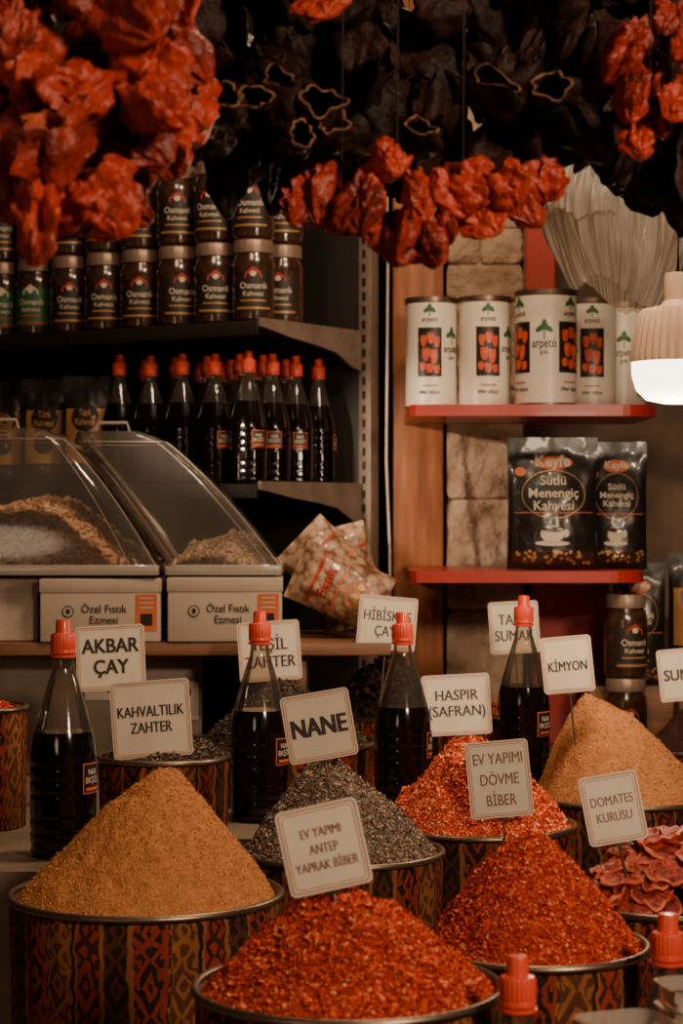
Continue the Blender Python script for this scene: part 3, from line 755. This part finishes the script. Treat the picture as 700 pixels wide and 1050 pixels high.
# ------------------------------------------------------------------ left cabinet with cartons and lidded nut trays
cb=MB()
cb.add(rbox(1.27,.40,.022,.003,c=(-.625+.075,3.69,1.266)),0)
cb.add(rbox(.95,.02,.212,.002,c=(-.72,3.60,1.1475)),1)
cb.add(rbox(.03,.34,.213,.003,c=(-.075,3.70,1.1475)),0)
cb.add(rbox(.05,.008,.07,.004,c=(-.275,3.587,1.17)),2)
for z in (1.155,1.185): cb.add(lathe([(.001,0),(.011,0),(.012,.002)],20),3,mat=T(-.275,3.5825,z)@RX(PI/2))
cb.add(rbox(.1,.006,.06,.002,c=(-.40,3.588,1.2)),2)
cb.obj('wooden_display_cabinet',['woodh','palemetal','white','blk'])
def carton(x,y,w,d,h,yaw,label=True):
    b=MB(); b.add(rbox(w,d,h,.003),0)
    b.add(rbox(w+.003,d+.003,h*.22,.002,c=(0,0,h*.385)),0)
    f=off(d/2+.0012)
    if label:
        b.add(disc2(.010,.010,-w*.27,h*-.02),1,fn=f); b.add(disc2(.008,.008,-w*.27,h*-.02),0,fn=off(d/2+.0018)); b.add(disc2(.004,.005,-w*.27,h*-.02),1,fn=off(d/2+.0022))
        b.add(text2('Özel Fıstık\nEzmesi',.019,.01,maxw=w*.38,cx=w*.03,cz=-h*.05),1,fn=f)
        b.add(rect2(.036,.062,1,1,w*.38,-.004),2,fn=f); b.add(rect2(.020,.020,1,1,w*.38,-.016),3,fn=off(d/2+.002))
        for k in range(3): b.add(rect2(.024,.003,1,1,w*.38,.004+k*.008),0,fn=off(d/2+.002))
    return b.obj('sweets_carton',['carton','ink','orange','blk'],(x,y,1.2785+h/2),(0,0,yaw))
carton(-.632,3.62,.20,.22,.108,.10,False); carton(-.417,3.60,.205,.22,.108,.06); carton(-.202,3.60,.195,.22,.110,.03)
z0=1.392
def lidded(name,xb0,xb1,xt0,xt1,y0,y1,zt,content,cmat):
    e=empty(name,(0,0,0))
    fr=MB(); zb=z0+.016
    w=xb1-xb0;cx=(xb0+xb1)/2;cy=(y0+y1)/2;d=y1-y0
    fr.add(rbox(w,d,.006,.001,c=(cx,cy,z0+.003)),0)
    for yy in (y0,y1): fr.add(rbox(w,.004,.016,.001,c=(cx,yy,z0+.008)),0)
    for xx in (xb0,xb1): fr.add(rbox(.004,d,.016,.001,c=(xx,cy,z0+.008)),0)
    fr.obj('tray',['acryledge'],parent=e)
    secs=[];N=64
    for q in range(19):
        t=q/18
        bul=.008*math.sin(PI*t)
        zz=zb+(zt-zb)*(1-(1-t)**1.15)
        l0=xb0+(xt0-xb0)*t; r0=xb1+(xt1-xb1)*t+bul
        if t>.85: sh=((t-.85)/.15)**2*.02; l0+=sh; r0-=sh
        yy0=y0+.04*t**2; yy1=y1-.04*t**2
        ring=[]
        for i in range(N):
            a=2*PI*i/N; c,s_=math.cos(a),math.sin(a); ex=.24
            ring.append(((l0+r0)/2+(r0-l0)/2*math.copysign(abs(c)**ex,c),(yy0+yy1)/2+(yy1-yy0)/2*math.copysign(abs(s_)**ex,s_),zz))
        secs.append(ring)
    L=len(secs)
    vs=[p for r_ in secs for p in r_]; fs=[(j*N+i,j*N+(i+1)%N,(j+1)*N+(i+1)%N,(j+1)*N+i) for j in range(L-1) for i in range(N)]
    fs.append(tuple((L-1)*N+i for i in range(N)))
    MB().add((vs,fs)).obj('clear_lid',['acryl'],parent=e,sharp=50)
    ed=MB()
    ed.add(tube(secs[0]+[secs[0][0]],.0020,6)); ed.add(tube(secs[16]+[secs[16][0]],.0009,6))
    ed.add(tube([s_[52] for s_ in secs[:17]],.0008,6)); ed.add(tube([s_[60] for s_ in secs[:17]],.0011,6))
    hx=(xt0+xt1)/2; ed.add(tube([(hx-.03,cy,zt),(hx-.025,cy,zt+.018),(hx+.025,cy,zt+.018),(hx+.03,cy,zt)],.003))
    ed.obj('lid_edges',['acryledge'],parent=e)
    P=heap_surface(min(w,d)*.47,content,0,0,.5,.7,4,.006)
    sx=w/min(w,d)
    bb=MB(); rg=random.Random(9)
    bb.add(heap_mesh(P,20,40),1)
    for k in range(2600):
        x,y,z=P(math.sqrt(rg.random())*.97,rg.random()*6.28); r=rg.uniform(.006,.012)
        vs2=[];so=rg.random()*50
        for j in range(6):
            for i in range(8):
                t=PI*j/5;a=2*PI*i/8; q=r*(1+.9*noise.noise(Vector((math.cos(a)*2+so,math.sin(a)*2,t))))
                vs2.append((x+q*math.sin(t)*math.cos(a)*.7,y+q*math.sin(t)*math.sin(a)*.8,z+q*.8*math.cos(t)))
        fs2=[(j*8+i,j*8+(i+1)%8,(j+1)*8+(i+1)%8,(j+1)*8+i) for j in range(5) for i in range(8)]
        bb.add((vs2,fs2))
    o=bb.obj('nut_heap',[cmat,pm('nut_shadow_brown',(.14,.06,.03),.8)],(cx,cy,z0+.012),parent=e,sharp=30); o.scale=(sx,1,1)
m_n=pm('walnut_pieces',(.36,.19,.10),.7,spec=.3,island=[(0,(.20,.085,.04)),(.5,(.54,.28,.145)),(1,(.76,.48,.29))])
m_n2=pm('almond_sweets',(.36,.19,.10),.7,spec=.3,island=[(0,(.26,.14,.08)),(.5,(.48,.31,.20)),(1,(.72,.54,.39))])
lidded('lidded_walnut_tray',-.76,-.315,-.70,-.50,3.49,3.75,1.645,.110,m_n)
lidded('lidded_sweets_tray',-.30,-.105,-.48,-.33,3.50,3.76,1.64,.045,m_n2)
pouch('nut_bag',.12,.19,.075,(.030,3.80,1.287),.1,'nuts',-.05,seed=14,crump=.006,roll=-.25)
pouch('nut_bag',.12,.18,.08,(.050,3.70,1.330),.15,'nuts',-.12,seed=11,crump=.006,roll=-.80)
pouch('nut_bag',.11,.17,.075,(.075,3.60,1.333),.05,'nuts',-.10,seed=12,crump=.006,roll=-1.15)
MB().add(tube([(.085,3.98,2.3),(.09,3.97,2.0),(.088,3.95,1.8),(.086,3.93,1.6),(.092,3.90,1.42),(.096,3.90,1.05)],.0026)).obj('power_cord',['carton'])

tbm=clear_mat('tub_plastic',(.75,.70,.65),.35)
def tub(x,y,z,w,d,h,yaw,n=1):
    b=MB()
    for k in range(n):
        zz=k*.02
        o=rrpts(w,d,.015); o2=rrpts(w*.82,d*.82,.012)
        N=len(o); vs=[(a,c,h+zz) for a,c in o]+[(a,c,zz) for a,c in o2]
        b.add((vs,[(i,(i+1)%N,(i+1)%N+N,i+N) for i in range(N)]+[tuple(range(N,2*N))]))
        o3=rrpts(w+.008,d+.008,.018); vs=[(a,c,h+zz) for a,c in o]+[(a,c,h+zz-.001) for a,c in o3]
        b.add((vs,[(i,(i+1)%N,(i+1)%N+N,i+N) for i in range(N)]))
    b.obj('plastic_tub',[tbm],(x,y,z),(0,0,yaw),sharp=50)
tub(.245,1.78,.80,.075,.06,.10,.35,9)
tub(.325,1.83,.80,.075,.06,.10,.2,10)

# ------------------------------------------------------------------ lights
def area(name,loc,target,size,power,col):
    ld=bpy.data.lights.new(name,'AREA'); ld.shape='DISK'; ld.size=size; ld.energy=power; ld.color=col
    o=bpy.data.objects.new(name,ld); o.location=loc
    o.rotation_euler=(Vector(target)-Vector(loc)).to_track_quat('-Z','Y').to_euler(); sc.collection.objects.link(o)
def spot(name,loc,target,ang,power,col,r=.04,blend=.6):
    ld=bpy.data.lights.new(name,'SPOT'); ld.spot_size=math.radians(ang); ld.spot_blend=blend; ld.energy=power; ld.color=col; ld.shadow_soft_size=r
    o=bpy.data.objects.new(name,ld); o.location=loc
    o.rotation_euler=(Vector(target)-Vector(loc)).to_track_quat('-Z','Y').to_euler(); sc.collection.objects.link(o)
area('street_lamp_light',(1.05,.5,2.25),(0,2.3,1.1),.28,35,(1,.72,.48))
area('street_fill_light',(-1.1,.3,1.7),(-.15,2.0,1.6),.5,3.2,(1,.68,.45))
area('stall_ceiling_light',(.30,2.80,2.75),(.1,2.85,1.0),.3,19,(1,.72,.45))
area('shelf_light',(-.3,3.1,2.6),(-.4,3.9,1.6),.25,3.2,(1,.66,.42))
spot('pillar_fill_spot',(-.80,2.85,1.85),(.29,4.16,1.52),20,85,(1,.76,.54),.03,.8)  # added unseen fill without a fixture, brightens the stone pillar between the shelves
pl_=bpy.data.lights.new('bulb_light','POINT'); pl_.energy=7; pl_.color=(1,.74,.48); pl_.shadow_soft_size=.05
po=bpy.data.objects.new('bulb_light',pl_); po.location=(.492,3.0,1.60); sc.collection.objects.link(po)
w=bpy.data.worlds.new('World'); sc.world=w; w.use_nodes=True
w.node_tree.nodes['Background'].inputs[0].default_value=(.10,.058,.036,1); w.node_tree.nodes['Background'].inputs[1].default_value=.15

cam=bpy.data.cameras.new('Camera'); co=bpy.data.objects.new('Camera',cam); sc.collection.objects.link(co)
co.location=(0,0,1.5); co.rotation_euler=(PI/2,0,0); cam.lens=72; cam.sensor_width=36; cam.sensor_fit='AUTO'
cam.dof.use_dof=True; cam.dof.focus_distance=2.7; cam.dof.aperture_fstop=8.5
sc.camera=co
